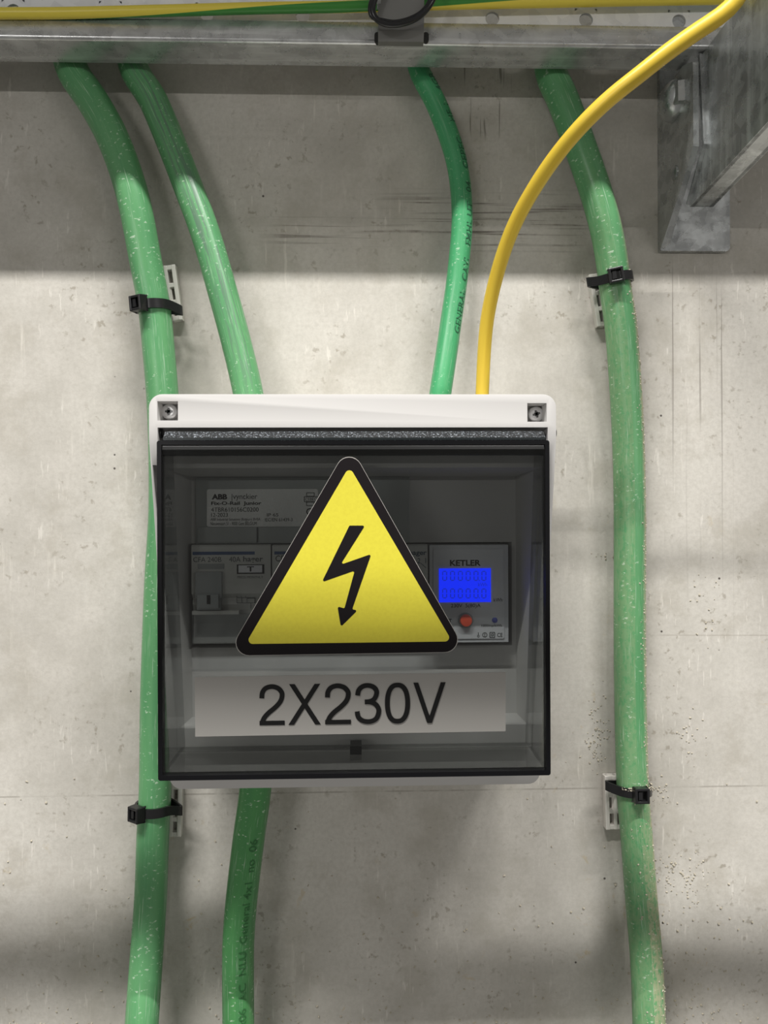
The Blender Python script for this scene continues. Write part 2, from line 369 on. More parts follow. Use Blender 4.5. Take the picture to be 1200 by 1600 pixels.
# ------------------------------------------------------------------ swept tubes
def spline(P, step=.0035):
    P = [V(p) for p in P]; Q = []
    for i in range(len(P) - 1):
        p0, p1, p2, p3 = P[max(i - 1, 0)], P[i], P[i + 1], P[min(i + 2, len(P) - 1)]
        n = max(2, int((p2 - p1).length / step))
        for k in range(n):
            t = k / n
            # centripetal-ish catmull rom with tangents scaled by span
            d1, d0, d2 = (p2 - p1).length, max((p1 - p0).length, 1e-6), max((p3 - p2).length, 1e-6)
            m1 = ((p2 - p0) / (d0 + d1)) * d1; m2 = ((p3 - p1) / (d1 + d2)) * d1
            h = (2 * t**3 - 3 * t**2 + 1, t**3 - 2 * t**2 + t, -2 * t**3 + 3 * t**2, t**3 - t**2)
            Q.append(p1 * h[0] + m1 * h[1] + p2 * h[2] + m2 * h[3])
    Q.append(P[-1]); 
    for _ in range(2):   # light smoothing
        Q = [Q[0]] + [(Q[i - 1] + Q[i] * 2 + Q[i + 1]) / 4 for i in range(1, len(Q) - 1)] + [Q[-1]]
    return Q
def frames(Q):
    out = []; s = 0
    for i, p in enumerate(Q):
        t = (Q[min(i + 1, len(Q) - 1)] - Q[max(i - 1, 0)]).normalized()
        f = V((0, -1, 0)); f = (f - t * f.dot(t)).normalized(); b = f.cross(t)
        if i: s += (p - Q[i - 1]).length
        out.append((p, t, f, b, s))
    return out
def tube(name, P, r, m, parent=None, n=28, facet=0.0, step=.0035, flat=None):
    fr = frames(spline(P, step)); bm = bmesh.new(); uvl = bm.loops.layers.uv.new('UVMap'); rings = []
    for p, t, f, b, s in fr:
        ring = []
        for k in range(n):
            a = 2 * math.pi * k / n; rr = r * (1 + facet * math.cos(6 * a + s * 9))
            ring.append(bm.verts.new(p + f * math.cos(a) * rr + b * math.sin(a) * rr))
        rings.append(ring)
    for j in range(len(rings) - 1):
        for k in range(n):
            k2 = (k + 1) % n
            fc = bm.faces.new([rings[j][k], rings[j][k2], rings[j + 1][k2], rings[j + 1][k]]); fc.smooth = True
            for lp, (u, v) in zip(fc.loops, ((fr[j][4], k / n), (fr[j][4], (k + 1) / n), (fr[j + 1][4], (k + 1) / n), (fr[j + 1][4], k / n))): lp[uvl].uv = (u, v)
    bm.faces.new(rings[0]); bm.faces.new(rings[-1])
    bmesh.ops.recalc_face_normals(bm, faces=bm.faces)
    me = bpy.data.meshes.new(name); bm.to_mesh(me); bm.free()
    o = link(name, me, m, parent); return o, fr
def frame_at(fr, s):
    s = min(max(s, 0), fr[-1][4])
    for a, b in zip(fr, fr[1:]):
        if a[4] <= s <= b[4]:
            k = (s - a[4]) / max(b[4] - a[4], 1e-9)
            return a[0].lerp(b[0], k), a[1].lerp(b[1], k).normalized(), a[2].lerp(b[2], k).normalized(), a[3].lerp(b[3], k).normalized()
    return fr[-1][:4]
def s_of_z(fr, z):
    return min(fr, key=lambda q: abs(q[0].z - z))[4]
def wrap_text(name, txt, fr, r, s0, height, ang, m, parent, upward=True, sx=1.0):
    vs, fs = text_geo(txt, .004); k = height / .73; bm = bmesh.new(); nv = []
    for v in vs:
        x = v.x * k * sx; y = (v.y - .35) * k
        s = s0 - x if upward else s0 + x
        p, t, f, b = frame_at(fr, s)
        # sign so that letter tops point left when reading upward
        a = ang + (-y / r if upward else y / r) * SGN
        nv.append(bm.verts.new(p + (f * math.cos(a) + b * math.sin(a)) * (r * 1.0 + .00022)))
    for q in fs:
        try: bm.faces.new([nv[i] for i in q])
        except ValueError: pass
    me = bpy.data.meshes.new(name); bm.to_mesh(me); bm.free()
    return link(name, me, m, parent)
SGN = 1.0
def P3(lst): return [W(*p) for p in lst]
# cable 1 (far left)
TOPZ = .495
def cable_points(lst, x_top=None, z_top=.012):
    pts = P3(lst)
    if x_top is not None:
        p = pts[0]; pts = [V((x_top, -z_top, TOPZ)), V((x_top + (p.x - x_top) * .15, -z_top, .38)), V((p.x - (pts[1].x - p.x) * .5, -z_top, .262))] + pts
    return pts
c1 = cable_points([(111, 105, .0125), (140, 150, .014), (169, 200, .016), (190, 250, .017), (206, 300, .0175), (217, 350, .017), (226, 400, .0155), (241, 480, .0135), (249, 560, .0135),
                   (254, 620, .0125), (257, 700, .011), (257, 800, .010), (251, 900, .0095), (247, 1000, .0095), (244, 1100, .010), (242.5, 1235, .0135), (239, 1300, .0135),
                   (235.5, 1400, .0145), (228.5, 1500, .020), (221.5, 1600, .026), (214, 1720, .026), (205, 1900, .02), (200, 3200, .012)], -.185)
cab1, f1 = tube('green_cable', c1, .0079, GREEN_A, facet=.010)
tag(cab1, 'thick scratched green cable at far left, running down past the box', 'cable')
c2 = cable_points([(208, 105, .0125), (236, 150, .014), (258, 200, .0155), (278, 250, .017), (297, 300, .018), (316, 350, .0195), (332, 400, .021), (346, 450, .023), (360, 500, .025), (373, 550, .027), (387, 610, .030), (392, 640, .031)], -.155)
cab2, f2 = tube('green_cable', c2, .0072, GREEN_E, facet=.010)
tag(cab2, 'green cable with dark scuff curving into the box top left', 'cable')
c3 = cable_points([(653, 106, .012), (676, 150, .0125), (697, 200, .013), (713, 250, .0135), (720.5, 300, .014), (722, 350, .0145), (718, 400, .016), (712.5, 450, .018), (705, 500, .021), (698, 550, .025), (688, 615, .030), (684, 645, .031)], .0)
cab3, f3 = tube('green_cable', c3, .0053, GREEN_B, facet=.004)
tag(cab3, 'thinner green cable with black lettering beside the yellow cable', 'cable')
c4 = cable_points([(860, 112, .0125), (877, 150, .014), (896, 200, .0155), (914, 250, .0165), (931, 300, .0165), (945, 350, .016), (955, 400, .0145), (961, 450, .0135), (969, 500, .0135), (977, 600, .012), (982, 700, .010),
                   (984, 800, .0095), (984, 900, .0095), (984, 1000, .0095), (985, 1100, .010), (989, 1243, .0135), (994, 1300, .0135), (1001.5, 1400, .014), (1010, 1500, .019), (1014, 1600, .022), (1016, 1720, .022), (1016, 1900, .02), (1015, 3200, .012)], .075)
cab4, f4 = tube('green_cable', c4, .0079, GREEN_C, facet=.010)
tag(cab4, 'thick green cable at right, crusted with mortar dust', 'cable')
c5 = P3([(401, 1180, .032), (399, 1235, .030), (390, 1300, .028), (378, 1400, .025), (373, 1460, .023), (372, 1500, .022), (372.5, 1600, .020), (374, 1720, .018), (378, 1900, .016), (385, 3200, .012)])
cab5, f5 = tube('green_cable', c5, .0077, GREEN_D, facet=.006)
tag(cab5, 'dull green cable leaving the underside of the box', 'cable')
yl = P3([(752, 645, .045), (753.5, 615, .046), (756.5, 550, .051), (761, 500, .056), (771, 450, .062), (785, 400, .069), (804, 350, .077), (831, 300, .086), (864, 250, .095), (905, 200, .104), (954, 152, .111),
         (1000, 116, .116), (1042, 82, .119), (1090, 48, .121), (1152, 0, .123)]) + [V((.150, -.127, .250)), V((.160, -.13, .33)), V((.17, -.13, TOPZ))]
caby, fy = tube('earth_cable', yl, .0031, YEL, n=20)
tag(caby, 'plain yellow cable sweeping from bracket down into the box', 'cable')
eg = [V((-.45, -.041, .224))] + P3([(-60, 22, .0415), (0, 21, .0415), (100, 20.5, .0415), (250, 17, .042), (400, 13, .042), (520, 11, .0425), (600, 9, .0425), (700, 6, .0425), (850, 3.0, .0425), (1000, 0, .0425), (1130, -2, .0425), (1300, -6, .042)]) + [V((.45, -.041, .240))]
cabe, fe = tube('earth_cable', eg, .0025, EARTH, n=20)
tag(cabe, 'green and yellow striped earth cable lying along top rail', 'cable')
# print on the cables
s_end = s_of_z(f3, W(690, 512, .033).z)
let = wrap_text('lettering', 'GENERAL   CAVI    FMHL UT   04    CEPEC     HF 1    4GR', f3, .0053, s_end, .0036, .66, INKG, cab3, True, 1.12)
s5 = s_of_z(f5, W(380, 1598, .02).z)
let5 = wrap_text('lettering', '4x06  AC  NLU  General 4x1  no  06', f5, .0077, s5, .0038, .42, mat('embossed_dark_green', (.035, .15, .045), .4), cab5, True, 1.25)
# ------------------------------------------------------------------ clips and ties
def clip(px, py, z, tilt, h, m, label, side):
    t = thing('cable_clip', label, 'cable clip'); c = W(px, py, 0); bm = bmesh.new()
    wd, th = .0105, z
    def bar(x0, x1, z0, z1, d0=0.0002, d1=th): box(bm, x0, x1, z0, z1, d0, d1)
    bar(-wd / 2, -wd / 2 + .0022, -h / 2, h / 2); bar(wd / 2 - .0022, wd / 2, -h / 2, h / 2)
    bar(-.0009, .0009, -h / 2, h / 2)
    for k in (-1, -.36, .3, 1): bar(-wd / 2 + .0001, wd / 2 - .0001, k * (h / 2 - .0012) - .0012, k * (h / 2 - .0012) + .0012, .0003, th - .0003)
    bmesh.ops.transform(bm, matrix=Matrix.Translation(c) @ Matrix.Rotation(tilt, 4, 'Y'), verts=bm.verts)
    obj('frame', bm, m, t, bevel=.00035)
    bm = bmesh.new(); box(bm, -side * .004 - .0055, -side * .004 + .0055, -.004, .004, .0002, th * .8)
    bmesh.ops.transform(bm, matrix=Matrix.Translation(c) @ Matrix.Rotation(tilt, 4, 'Y'), verts=bm.verts)
    obj('saddle', bm, m, t, bevel=.0004); return t
def tie(fr, py, zc, r, side, head_ang, label, dusty=False, tail=False, dz=0.0):
    """side +1: clip is on the right of the cable"""
    t = thing('cable_tie', label, 'cable tie'); s = s_of_z(fr, W(600, py, zc).z); p, ax, f, b = frame_at(fr, s)
    if b.x < 0: bx = -b
    else: bx = b
    axis = (V((0, 0, 1)) + bx * 0).normalized(); axis = (-ax if ax.z < 0 else ax).normalized()
    axis = (axis + bx * dz).normalized(); f = (f - axis * f.dot(axis)).normalized(); bx = (bx - axis * bx.dot(axis)).normalized()
    bm = bmesh.new(); n = 48; hw = .0023; ring = []
    for k in range(n):
        a = 2 * math.pi * k / n                       # 0 = front, +90deg = right
        rr = r + .0004
        bulge = math.exp(-((((a - side * 1.75) + math.pi) % (2 * math.pi) - math.pi) / .42) ** 2)
        q = p + f * math.cos(a) * rr + bx * math.sin(a) * (rr + bulge * .0045) - axis * bulge * .0022 * (1 if side > 0 else -.6)
        if -q.y < .0016: q.y = -.0016
        o = (q - p).normalized()
        ring.append([bm.verts.new(q + axis * hw), bm.verts.new(q + o * .0011 + axis * hw), bm.verts.new(q + o * .0011 - axis * hw), bm.verts.new(q - axis * hw)])
    for k in range(n):
        A, B = ring[k], ring[(k + 1) % n]
        for j in range(4): bm.faces.new([A[j], A[(j + 1) % 4], B[(j + 1) % 4], B[j]])
    obj('band', bm, BLACK, t, smooth=.6)
    # head: square frame with a pawl inside
    bm = bmesh.new(); o = f * math.cos(head_ang) + bx * math.sin(head_ang); side_v = axis.cross(o).normalized()
    R = Matrix((side_v, axis, o)).transposed().to_4x4(); R.translation = p + o * (r + .0008)
    def hb(x0, x1, y0, y1, z0, z1):
        v = [(x0, y0, z0), (x1, y0, z0), (x1, y1, z0), (x0, y1, z0), (x0, y0, z1), (x1, y0, z1), (x1, y1, z1), (x0, y1, z1)]
        hexa(bm, [R @ V(q) for q in v])
    a, c, hh = .0036, .0037, .0048
    hb(-a, -a + .0013, -c, c, 0, hh); hb(a - .0013, a, -c, c, 0, hh); hb(-a, a, -c, -c + .0013, 0, hh - .0001); hb(-a, a, c - .0013, c, 0, hh - .0001)
    hb(-a + .001, a - .001, -c + .001, c - .001, 0, hh * .35)
    bmesh.ops.remove_doubles(bm, verts=bm.verts, dist=1e-6)
    obj('head', bm, BLACK, t, bevel=.0004)
    bm = bmesh.new(); hb(-.0017, .0002, -.0018, .0020, hh * .3, hh * .85); obj('pawl', bm, BLACK, t, bevel=.0003)
    if dusty:
        bm = bmesh.new(); rnd = random.Random(5)
        for k in range(60):
            a_ = rnd.uniform(-.9, 1.5); q = p + (f * math.cos(a_) + bx * math.sin(a_)) * (r + .0013) + axis * (hw + rnd.uniform(-.0012, .0003))
            bmesh.ops.create_icosphere(bm, subdivisions=1, radius=rnd.uniform(.0002, .0006), matrix=Matrix.Translation(q) @ Matrix.Diagonal((rnd.uniform(.7, 2), 1, .7, 1)))
        tag(obj('mortar_dust', bm, CRUMB, t), kind='stuff')
    return t
clip(267, 462, .0048, -.13, .0285, CLIPM, 'grey slotted wall clip behind upper left cable tie', 1)
clip(271, 1262, .0048, .03, .0265, CLIPM, 'grey slotted wall clip just under box bottom left corner', 1)
clip(938, 471, .0048, -.16, .0275, CLIPM, 'grey slotted wall clip behind upper right cable tie', -1)
clip(957, 1249, .0048, -.02, .028, CLIPM2, 'pale slotted wall clip behind dusty lower right tie', -1)
tie(f1, 480, .0135, .0079, 1, -.50, 'black cable tie on left cable above the box', dz=.06)
tie(f1, 1252, .0135, .0079, 1, -.62, 'black cable tie on left cable below the box', dz=-.04)
tie(f4, 439, .0150, .0079, -1, -.25, 'black cable tie on right cable below the bracket', dz=-.03)
tie(f4, 1243, .0135, .0079, -1, .02, 'dusty black cable tie on right cable near bottom', dusty=True, dz=.02)
# ------------------------------------------------------------------ rail, perforated strip, post, loop
RB, RT = .2188, .2300
rail = thing('mounting_rail', 'long galvanised steel rail across the top of the wall', 'rail')
prof = rounded([(.0225, RB), (.0420, RB - .0002), (.0395, RT), (.0375, RT), (.0398, RB + .0016), (.0225, RB + .0016)], [.0003, .0016, .0005, .0003, .001, .0003], 4)
bm = bmesh.new(); side_prism(bm, prof, -.62, .62); obj('channel', bm, RAIL, rail, smooth=.5)
bm = bmesh.new(); side_prism(bm, rounded([(.0225, RB + .0002), (.0241, RB + .0002), (.0241, RT), (.0225, RT)], .0003, 2), -.62, .62); obj('rear_flange', bm, RAIL, rail)
SLOT_SHADE = mat('slot_shade', (.02, .02, .018), .6)  # dark plates painted in for the shade inside the rail's slots
for a, b in ((585, 594), (661, 670)):
    bm = bmesh.new(); x0, z1 = XZ(a, 50, .0425); x1, z0 = XZ(b, 66, .0425)
    plate(bm, rrect(x0, x1, z0, z1, .0012, 4), .0395, .0425); obj('slot', bm, SLOT_SHADE, rail)
# perforated strip standing behind the rail's front lip
def perforated(x0, x1, z0, z1, d, pitch, hx0, hz, hr, th=.0016):
    bm = bmesh.new(); k0 = math.ceil((x0 - hx0) / pitch + .5); k1 = math.floor((x1 - hx0) / pitch - .5)
    xs = [hx0 + pitch * k for k in range(k0, k1 + 1)]; n = 24; cells = []
    def ring_pts(cx, cz):
        inner, outer = [], []
        for q in range(n):
            a = 2 * math.pi * q / n + math.pi / n; c, s = math.cos(a), math.sin(a)
            inner.append((cx + c * hr, cz + s * hr)); m = max(abs(c) , abs(s)); outer.append((cx + c / m * hr * 1.6, cz + s / m * hr * 1.6))
        return inner, outer
    cur = x0
    def quad(a, b, c_, e, front):
        v = [bm.verts.new((p[0], -(d + th) if front else -d, p[1])) for p in (a, b, c_, e)]; bm.faces.new(v)
    for cx in xs:
        ci, co = ring_pts(cx, hz); g = hr * 1.6
        for fr_ in (True, False):
            quad((cur, z0), (cx - g, z0), (cx - g, z1), (cur, z1), fr_)
            quad((cx - g, z0), (cx + g, z0), (cx + g, hz - g), (cx - g, hz - g), fr_); quad((cx - g, hz + g), (cx + g, hz + g), (cx + g, z1), (cx - g, z1), fr_)
            for q in range(n): quad(ci[q], ci[(q + 1) % n], co[(q + 1) % n], co[q], fr_)
        for q in range(n):
            a, b = ci[q], ci[(q + 1) % n]
            bm.faces.new([bm.verts.new((a[0], -d, a[1])), bm.verts.new((b[0], -d, b[1])), bm.verts.new((b[0], -d - th, b[1])), bm.verts.new((a[0], -d - th, a[1]))])
        cur = cx + g
    for fr_ in (True, False): quad((cur, z0), (x1, z0), (x1, z1), (cur, z1), fr_)
    return bm
hx = W(917, 32, .0385).x; hxl = W(770, 27, .0385).x
strip = thing('perforated_strip', 'perforated galvanised sheet rising behind the steel rail', 'cable tray')
hz0 = W(770, 28, .0375).z
bm = perforated(-.60, .60, RB + .003, .250, .0355, hx - hxl, hxl, hz0, .0033)
obj('sheet', bm, PERF, strip)
bm = bmesh.new(); side_prism(bm, rounded([(.0270, .2485), (.0371, .2485), (.0371, .2500), (.0270, .2500)], .0003, 2), -.60, .60); obj('top_lip', bm, PERF, strip)
# unseen tray added above: its slotted floor shades the upper part of the wall
tray = thing('shade_tray', 'unseen slotted steel tray and pipe added above the rail to shade the wall', 'cable tray')
TZ = .50
bm = bmesh.new()
rows = [(.1918, .1938, .045, .050, .13), (.2212, .2268, .085, .010, .21)]     # d0, d1, slot length, web, first slot offset
edges = [0.0] + [q for r_ in rows for q in r_[:2]] + [.236]
for d0_, d1_ in zip(edges[0::2], edges[1::2]): box(bm, -1.1, 1.1, TZ, TZ + .0015, d0_, d1_)
for d0_, d1_, sl_, wb_, of_ in rows:
    x_ = -1.1
    while x_ < 1.1: box(bm, x_, x_ + wb_, TZ, TZ + .0015, d0_ - .0001, d1_ + .0001); x_ += sl_ + wb_
obj('shade_tray_floor', bm, PERF, tray)
bm = bmesh.new(); box(bm, -1.1, 1.1, TZ + .0001, TZ + .06, .2346, .2365); obj('shade_tray_side', bm, PERF, tray)
bm = bmesh.new(); cyl(bm, (-1.1, -.5, .684), (1, 0, -.03), .0092, .0092, 2.2, 20); obj('shade_pipe', bm, PERF, tray, smooth=.6)  # added pipe, out of view: throws the soft dark band low on the wall
for x_ in (-.95, .95):  # arms added only to carry the unseen pipe
    bm = bmesh.new(); zc = .684 - .03 * (x_ + 1.1); side_prism(bm, [(.2365, .512), (.500, zc - .022), (.515, zc - .006), (.500, zc + .004), (.2365, .545)], x_ - .012, x_ + .012); obj('shade_pipe_arm', bm, RAIL, tray)
# hanger post in front of the rail
post = thing('hanger_strap', 'dark grey steel strap hooked over rail at top middle', 'strap')
x0, _ = XZ(591, 60, .0465); x1, _ = XZ(662, 60, .0465)
pz = W(620, 64.5, .0465).z
bm = bmesh.new()
prof = [(.0428, pz), (.0462, pz), (.0480, pz + .004), (.0505, .235), (.0505, TZ - .001), (.0480, TZ - .001), (.0480, .236), (.0450, pz + .006), (.0428, pz + .004)]
side_prism(bm, prof, x0, x1); obj('plate', bm, STRAP, post, bevel=.0008)
bm = bmesh.new(); side_prism(bm, [(.0461, .2315), (.052, .2318), (.0535, .235), (.0535, .26), (.0505, .262)], x0 - .0006, x0 + .0012); obj('folded_edge', bm, RAIL, post, bevel=.0003)
def loop(off, r):
    pts = P3([(640, -40, .050), (600, -25, .056), (586 + off, -2, .056), (582 + off, 16, .0555), (586 + off, 28, .0550), (597, 36 + off, .0545), (615, 39 + off, .0545), (636, 35 + off, .055), (655, 26 + off, .0555), (668, 13 + off, .0565), (676 + off, 0, .057), (682, -20, .057), (676, -45, .052), (640, -60, .052)])
    return pts
lw, _f = tube('black_wire_loop', loop(0, 1), .0013, BLACK, n=14, step=.001)
tag(lw, 'black wire looped twice around the grey steel strap', 'wire')
lw2, _f = tube('second_turn', loop(-4.5, 1), .0009, BLACK, lw, n=14, step=.001)
# ------------------------------------------------------------------ wall bracket
br = thing('wall_bracket', 'galvanised steel cantilever bracket bolted to wall at top right', 'bracket')
xl, _ = XZ(1031, 300, .003); xr, zb = XZ(1140, 393, .003)
bm = bmesh.new(); plate(bm, rounded([(xl, zb), (xr, zb), (xr, .27), (xl, .27)], [.0005, .0022, .002, .0005], 4), .0, .0035); obj('wall_plate', bm, RAIL2, br, bevel=.0004)
fx = xl + .0003; RBf = RB - .0012
nt = XZ(1087, 96, .0405); kk = XZ(1089, 228, .0405)
bm = bmesh.new()
side_prism(bm, rounded([(.003, RBf), (.029, RBf), (.0405, nt[1]), (.0405, kk[1]), (.0055, zb + .003), (.003, zb + .003)], [.0005, .002, .002, .004, .001, .0005], 4), W(1083, 160, .0405).x, W(1091, 160, .0405).x)
fin_x0 = W(1083, 160, .0405).x
obj('side_flange', bm, RAIL2, br, bevel=.0003)
bm = bmesh.new()   # inclined web joining the plate's left edge to the flange
web = [V((xl, -.0035, RBf)), V((xl, -.0035, zb + .001)), V((fin_x0 + .001, -.006, zb + .003)), V((fin_x0 + .001, -.0403, kk[1])), V((fin_x0 + .001, -.0403, nt[1])), V((fin_x0 + .001, -.029, RBf))]
a = [bm.verts.new(q) for q in web]; b = [bm.verts.new(q + V((.0018, 0, 0))) for q in web]
bm.faces.new(a); bm.faces.new(b[::-1])
for i in range(6): bm.faces.new([a[i], b[i], b[(i + 1) % 6], a[(i + 1) % 6]])
obj('web', bm, RAIL2, br)
bc = V((fin_x0 - .002, -.0195, W(1050, 158, .0195).z))
bm = bmesh.new(); lathe(bm, bc + V((.003, 0, 0)), (-1, 0, 0), [(.0098, 0), (.0098, .0022), (.0088, .0050), (.0062, .0072), (.003, .0084), (.0, .0086)]); obj('bolt', bm, RAIL2, br, smooth=.7)
bm = bmesh.new(); cyl(bm, V((fin_x0 - .0005, -.028, W(1073, 130, .028).z)), (0, 0, -1), .0035, .0035, .010, 6); obj('nut', bm, RAIL2, br, bevel=.0004)
bm = bmesh.new(); lathe(bm, V((fin_x0 + .001, -.0185, W(1051, 271, .018).z)), (-1, 0, 0), [(.0038, 0), (.0036, .0015), (.0022, .0024), (.0, .0027)]); obj('rivet', bm, RAIL2, br, smooth=.7)
# cantilever arm: U channel running out of the wall toward the room
ax0 = W(1095, 160, .036).x; ax1 = ax0 + .0115; aTop = RB - .0008
b0 = W(1066, 325, .022).z; 
def zbot(d): return b0 + (d - .022) * .07
pro = [(.036, aTop), (.0405, kk[1] + .002), (.0235, b0 + .002), (.0235, b0), (.34, zbot(.34)), (.34, aTop)]
bm = bmesh.new(); side_prism(bm, pro, ax0, ax0 + .002); obj('arm_side', bm, ARM, br, bevel=.0004)
bm = bmesh.new(); side_prism(bm, pro, ax1 - .002, ax1); obj('arm_side', bm, ARM, br, bevel=.0004)
bm = bmesh.new(); side_prism(bm, [(.0235, b0), (.34, zbot(.34)), (.34, zbot(.34) + .002), (.0235, b0 + .002)], ax0 + .0002, ax1 - .0002); obj('arm_bottom', bm, ARM, br)
bm = bmesh.new(); side_prism(bm, [(.0235, b0 + .001), (.0425, kk[1]), (.0385, aTop), (.0365, aTop), (.0405, kk[1]), (.0225, b0 + .002)], ax0 - .0016, ax0 + .0006); obj('folded_lip', bm, RAIL2, br, bevel=.0005)
# ------------------------------------------------------------------ enclosure
enc = thing('electrical_enclosure', 'light grey distribution box with smoked lid and yellow high-voltage warning triangle', 'electrical box')
OX0 = W(233, 700, .095).x; OX1 = W(869, 700, .095).x; OZ1 = W(552, 616, .095).z; OZ0 = W(552, 1231, .066).z
STEP = W(552, 668, .095).z
def Fp(z): return .066 + .152 * (z + .093)
bm = bmesh.new(); plate(bm, rrect(OX0, OX1, OZ0, OZ1, .0052, 8), .029, .13); body = mesh_of(bm)
bm = bmesh.new(); side_prism(bm, [(.0945, OZ1 + .02), (.0952, STEP), (.0952, STEP - .004), (.0655, -.100), (.0645, OZ0), (.0645, OZ0 - .03), (.15, OZ0 - .03), (.15, OZ1 + .02)], -.2, .2); cut1 = mesh_of(bm)
SX0, SX1 = OX0 + .0034, OX1 - .0034
bm = bmesh.new(); side_prism(bm, [(Fp(STEP), STEP), (Fp(-.104), -.104), (.16, -.104), (.16, STEP)], SX0, SX1); cut2 = mesh_of(bm)
# tub
tx0 = W(277, 1130, .066).x; tx1 = W(827, 1130, .066).x; tz0 = W(552, 1136, .066).z; tz1 = W(552, 730, .083).z
gx0 = W(300, 930, .05).x; gx1 = W(806, 930, .05).x; gz0 = W(552, 1117, .05).z; gz1 = W(552, 745, .05).z
def lerp(a, b, t): return a + (b - a) * t
bm = bmesh.new(); k = (.11 - .05) / (.072 - .05)
ex0, ex1, ez0, ez1 = lerp(gx0, tx0, k), lerp(gx1, tx1, k), lerp(gz0, tz0, k), lerp(gz1, tz1, k * .6)
hexa(bm, [(gx0, -.05, gz0), (gx1, -.05, gz0), (gx1, -.05, gz1), (gx0, -.05, gz1), (ex0, -.11, ez0), (ex1, -.11, ez0), (ex1, -.11, ez1), (ex0, -.11, ez1)]); cut3 = mesh_of(bm)
sl0 = XZ(297, 849.5, .05); sl1 = XZ(800, 1008, .05)
bm = bmesh.new(); box(bm, sl0[0], sl1[0], sl1[1], sl0[1], .0, .06); cut4 = mesh_of(bm)
cuts = [cut1, cut2, cut3, cut4]
pockets = []
for (a, b, c, d) in ((246, 627, 278, 657), (824, 630, 854, 659)):
    x0, z1 = XZ(a, b, .095); x1, z0 = XZ(c, d, .095); bm = bmesh.new(); box(bm, x0, x1, z0, z1, .0845, .12); cuts.append(mesh_of(bm)); pockets.append(((x0 + x1) / 2, (z0 + z1) / 2))
cover = boolean(body, cuts, 'cover', WHITE, enc, bevel=.0007)
# back box
bm = bmesh.new(); plate(bm, rrect(OX0 + .0012, OX1 - .0012, OZ0 + .0012, OZ1 - .0012, .005, 8), .0, .0292); body = mesh_of(bm)
bm = bmesh.new(); box(bm, OX0 + .004, OX1 - .004, OZ0 + .004, OZ1 - .004, .003, .05); cutb = mesh_of(bm)
boolean(body, [cutb], 'back_box', WHITE, enc)
bm = bmesh.new(); box(bm, gx0, gx1, -.045, -.010, .0031, .0095); obj('mounting_strip', bm, RAIL, enc, bevel=.0008)
# screws
for i, ((cx, cz), (sx, sy)) in enumerate(zip(pockets, ((264, 643), (838, 647)))):
    p = W(sx, sy, .0875)
    bm = bmesh.new(); lathe(bm, V((p.x, -.0844, p.z)), (0, -1, 0), [(.0031, 0), (.0033, .0018), (.0031, .0028), (.0022, .0033), (.0017, .0033)], 32)
    sc = obj('screw', bm, CHROME, enc, smooth=.6)
    bm = bmesh.new()
    for q in range(4):
        a = math.pi / 4 * q + .3 * i; lx, lz = (.0015, .0004) if q % 2 == 0 else (.0010, .0003)
        u = V((math.cos(a), 0, math.sin(a))); v = V((-math.sin(a), 0, math.cos(a))); c = V((p.x, -.08768, p.z))
        P8 = [c - u * lx - v * lz, c + u * lx - v * lz, c + u * lx + v * lz, c - u * lx + v * lz]
        hexa(bm, P8 + [q_ + V((0, -.00025, 0)) for q_ in P8])
    obj('socket', bm, DARKM, sc)
# blank inner panel upper, flaps, lower ledge
bm = bmesh.new(); pbox(bm, 306, 746, 640, 848, .0499, .0515); obj('blanking_panel', bm, PANEL, enc, bevel=.0005)
for (a, b) in ((309, 401), (404, 560)):
    bm = bmesh.new(); pbox(bm, a, 824, b, 847.5, .0514, .0530); obj('flap', bm, PANEL, enc, bevel=.0006, seg=3)
# rating label
rl_x0, rl_z1 = XZ(323, 764.5, .0519); rl_x1, rl_z0 = XZ(497, 822.5, .0519)
bm = bmesh.new(); plate(bm, rrect(rl_x0, rl_x1, rl_z0, rl_z1, .0010, 5), .0514, .0519); rl = obj('rating_label', bm, PAPERL, enc); rl['label'] = 'shiny silver rating label with black print'
bm = bmesh.new(); d = .0519
for (t, a, b, c, e, bold) in (('ABB', 331, 772, 355, 780.5, .05), ('|vynckier', 362, 771.5, 402, 782.5, .0), ('Fix-O-Rail  Junior', 330, 783.5, 408.5, 790.5, .025), ('4TBR610156C0200', 330, 793, 404, 799.5, .0),
                              ('12-2023', 330, 801.5, 356, 807.5, .0), ('ABB Industrial Solutions (Belgium) BVBA', 329, 809.5, 407, 814.5, .0), ('Nieuwevaart 51 - 9000 Gent BELGIUM', 329, 815.5, 401, 820.5, .0),
                              ('IP 65', 417, 802, 435, 807, .0), ('IEC/EN 61439-3', 414, 809.5, 457, 814.5, .0), ('C', 478.5, 794, 488, 805, .01), ('CEBEC', 477, 777.5, 495, 782.5, .0)):
    text_box(bm, t, a, b, c, e, d, bold)
pline(bm, [(479, 770), (491, 770), (491, 775.5), (479, 775.5)], 1.0, d + .0001, True); pline(bm, [(475.5, 776), (496, 776), (496, 784), (475.5, 784)], 1.0, d + .0001, True); pline(bm, [(479, 784.5), (491, 784.5), (491, 790), (479, 790)], 1.0, d + .0001, True)
obj('lettering', bm, INK, rl)
# smoked lid
LX0 = W(247.5, 950, .1).x; LX1 = W(858, 950, .1).x; LZ0 = W(552, 1214, .1).z; LZ1 = W(552, 694, .1).z
T = .0018
bm = bmesh.new()
def lid_wall(pts8): hexa(bm, pts8)
box(bm, LX0 + .0004, LX1 - .0004, LZ0 + .0004, LZ1, .1 - T, .1)
def rear(z): return Fp(z) + .0015
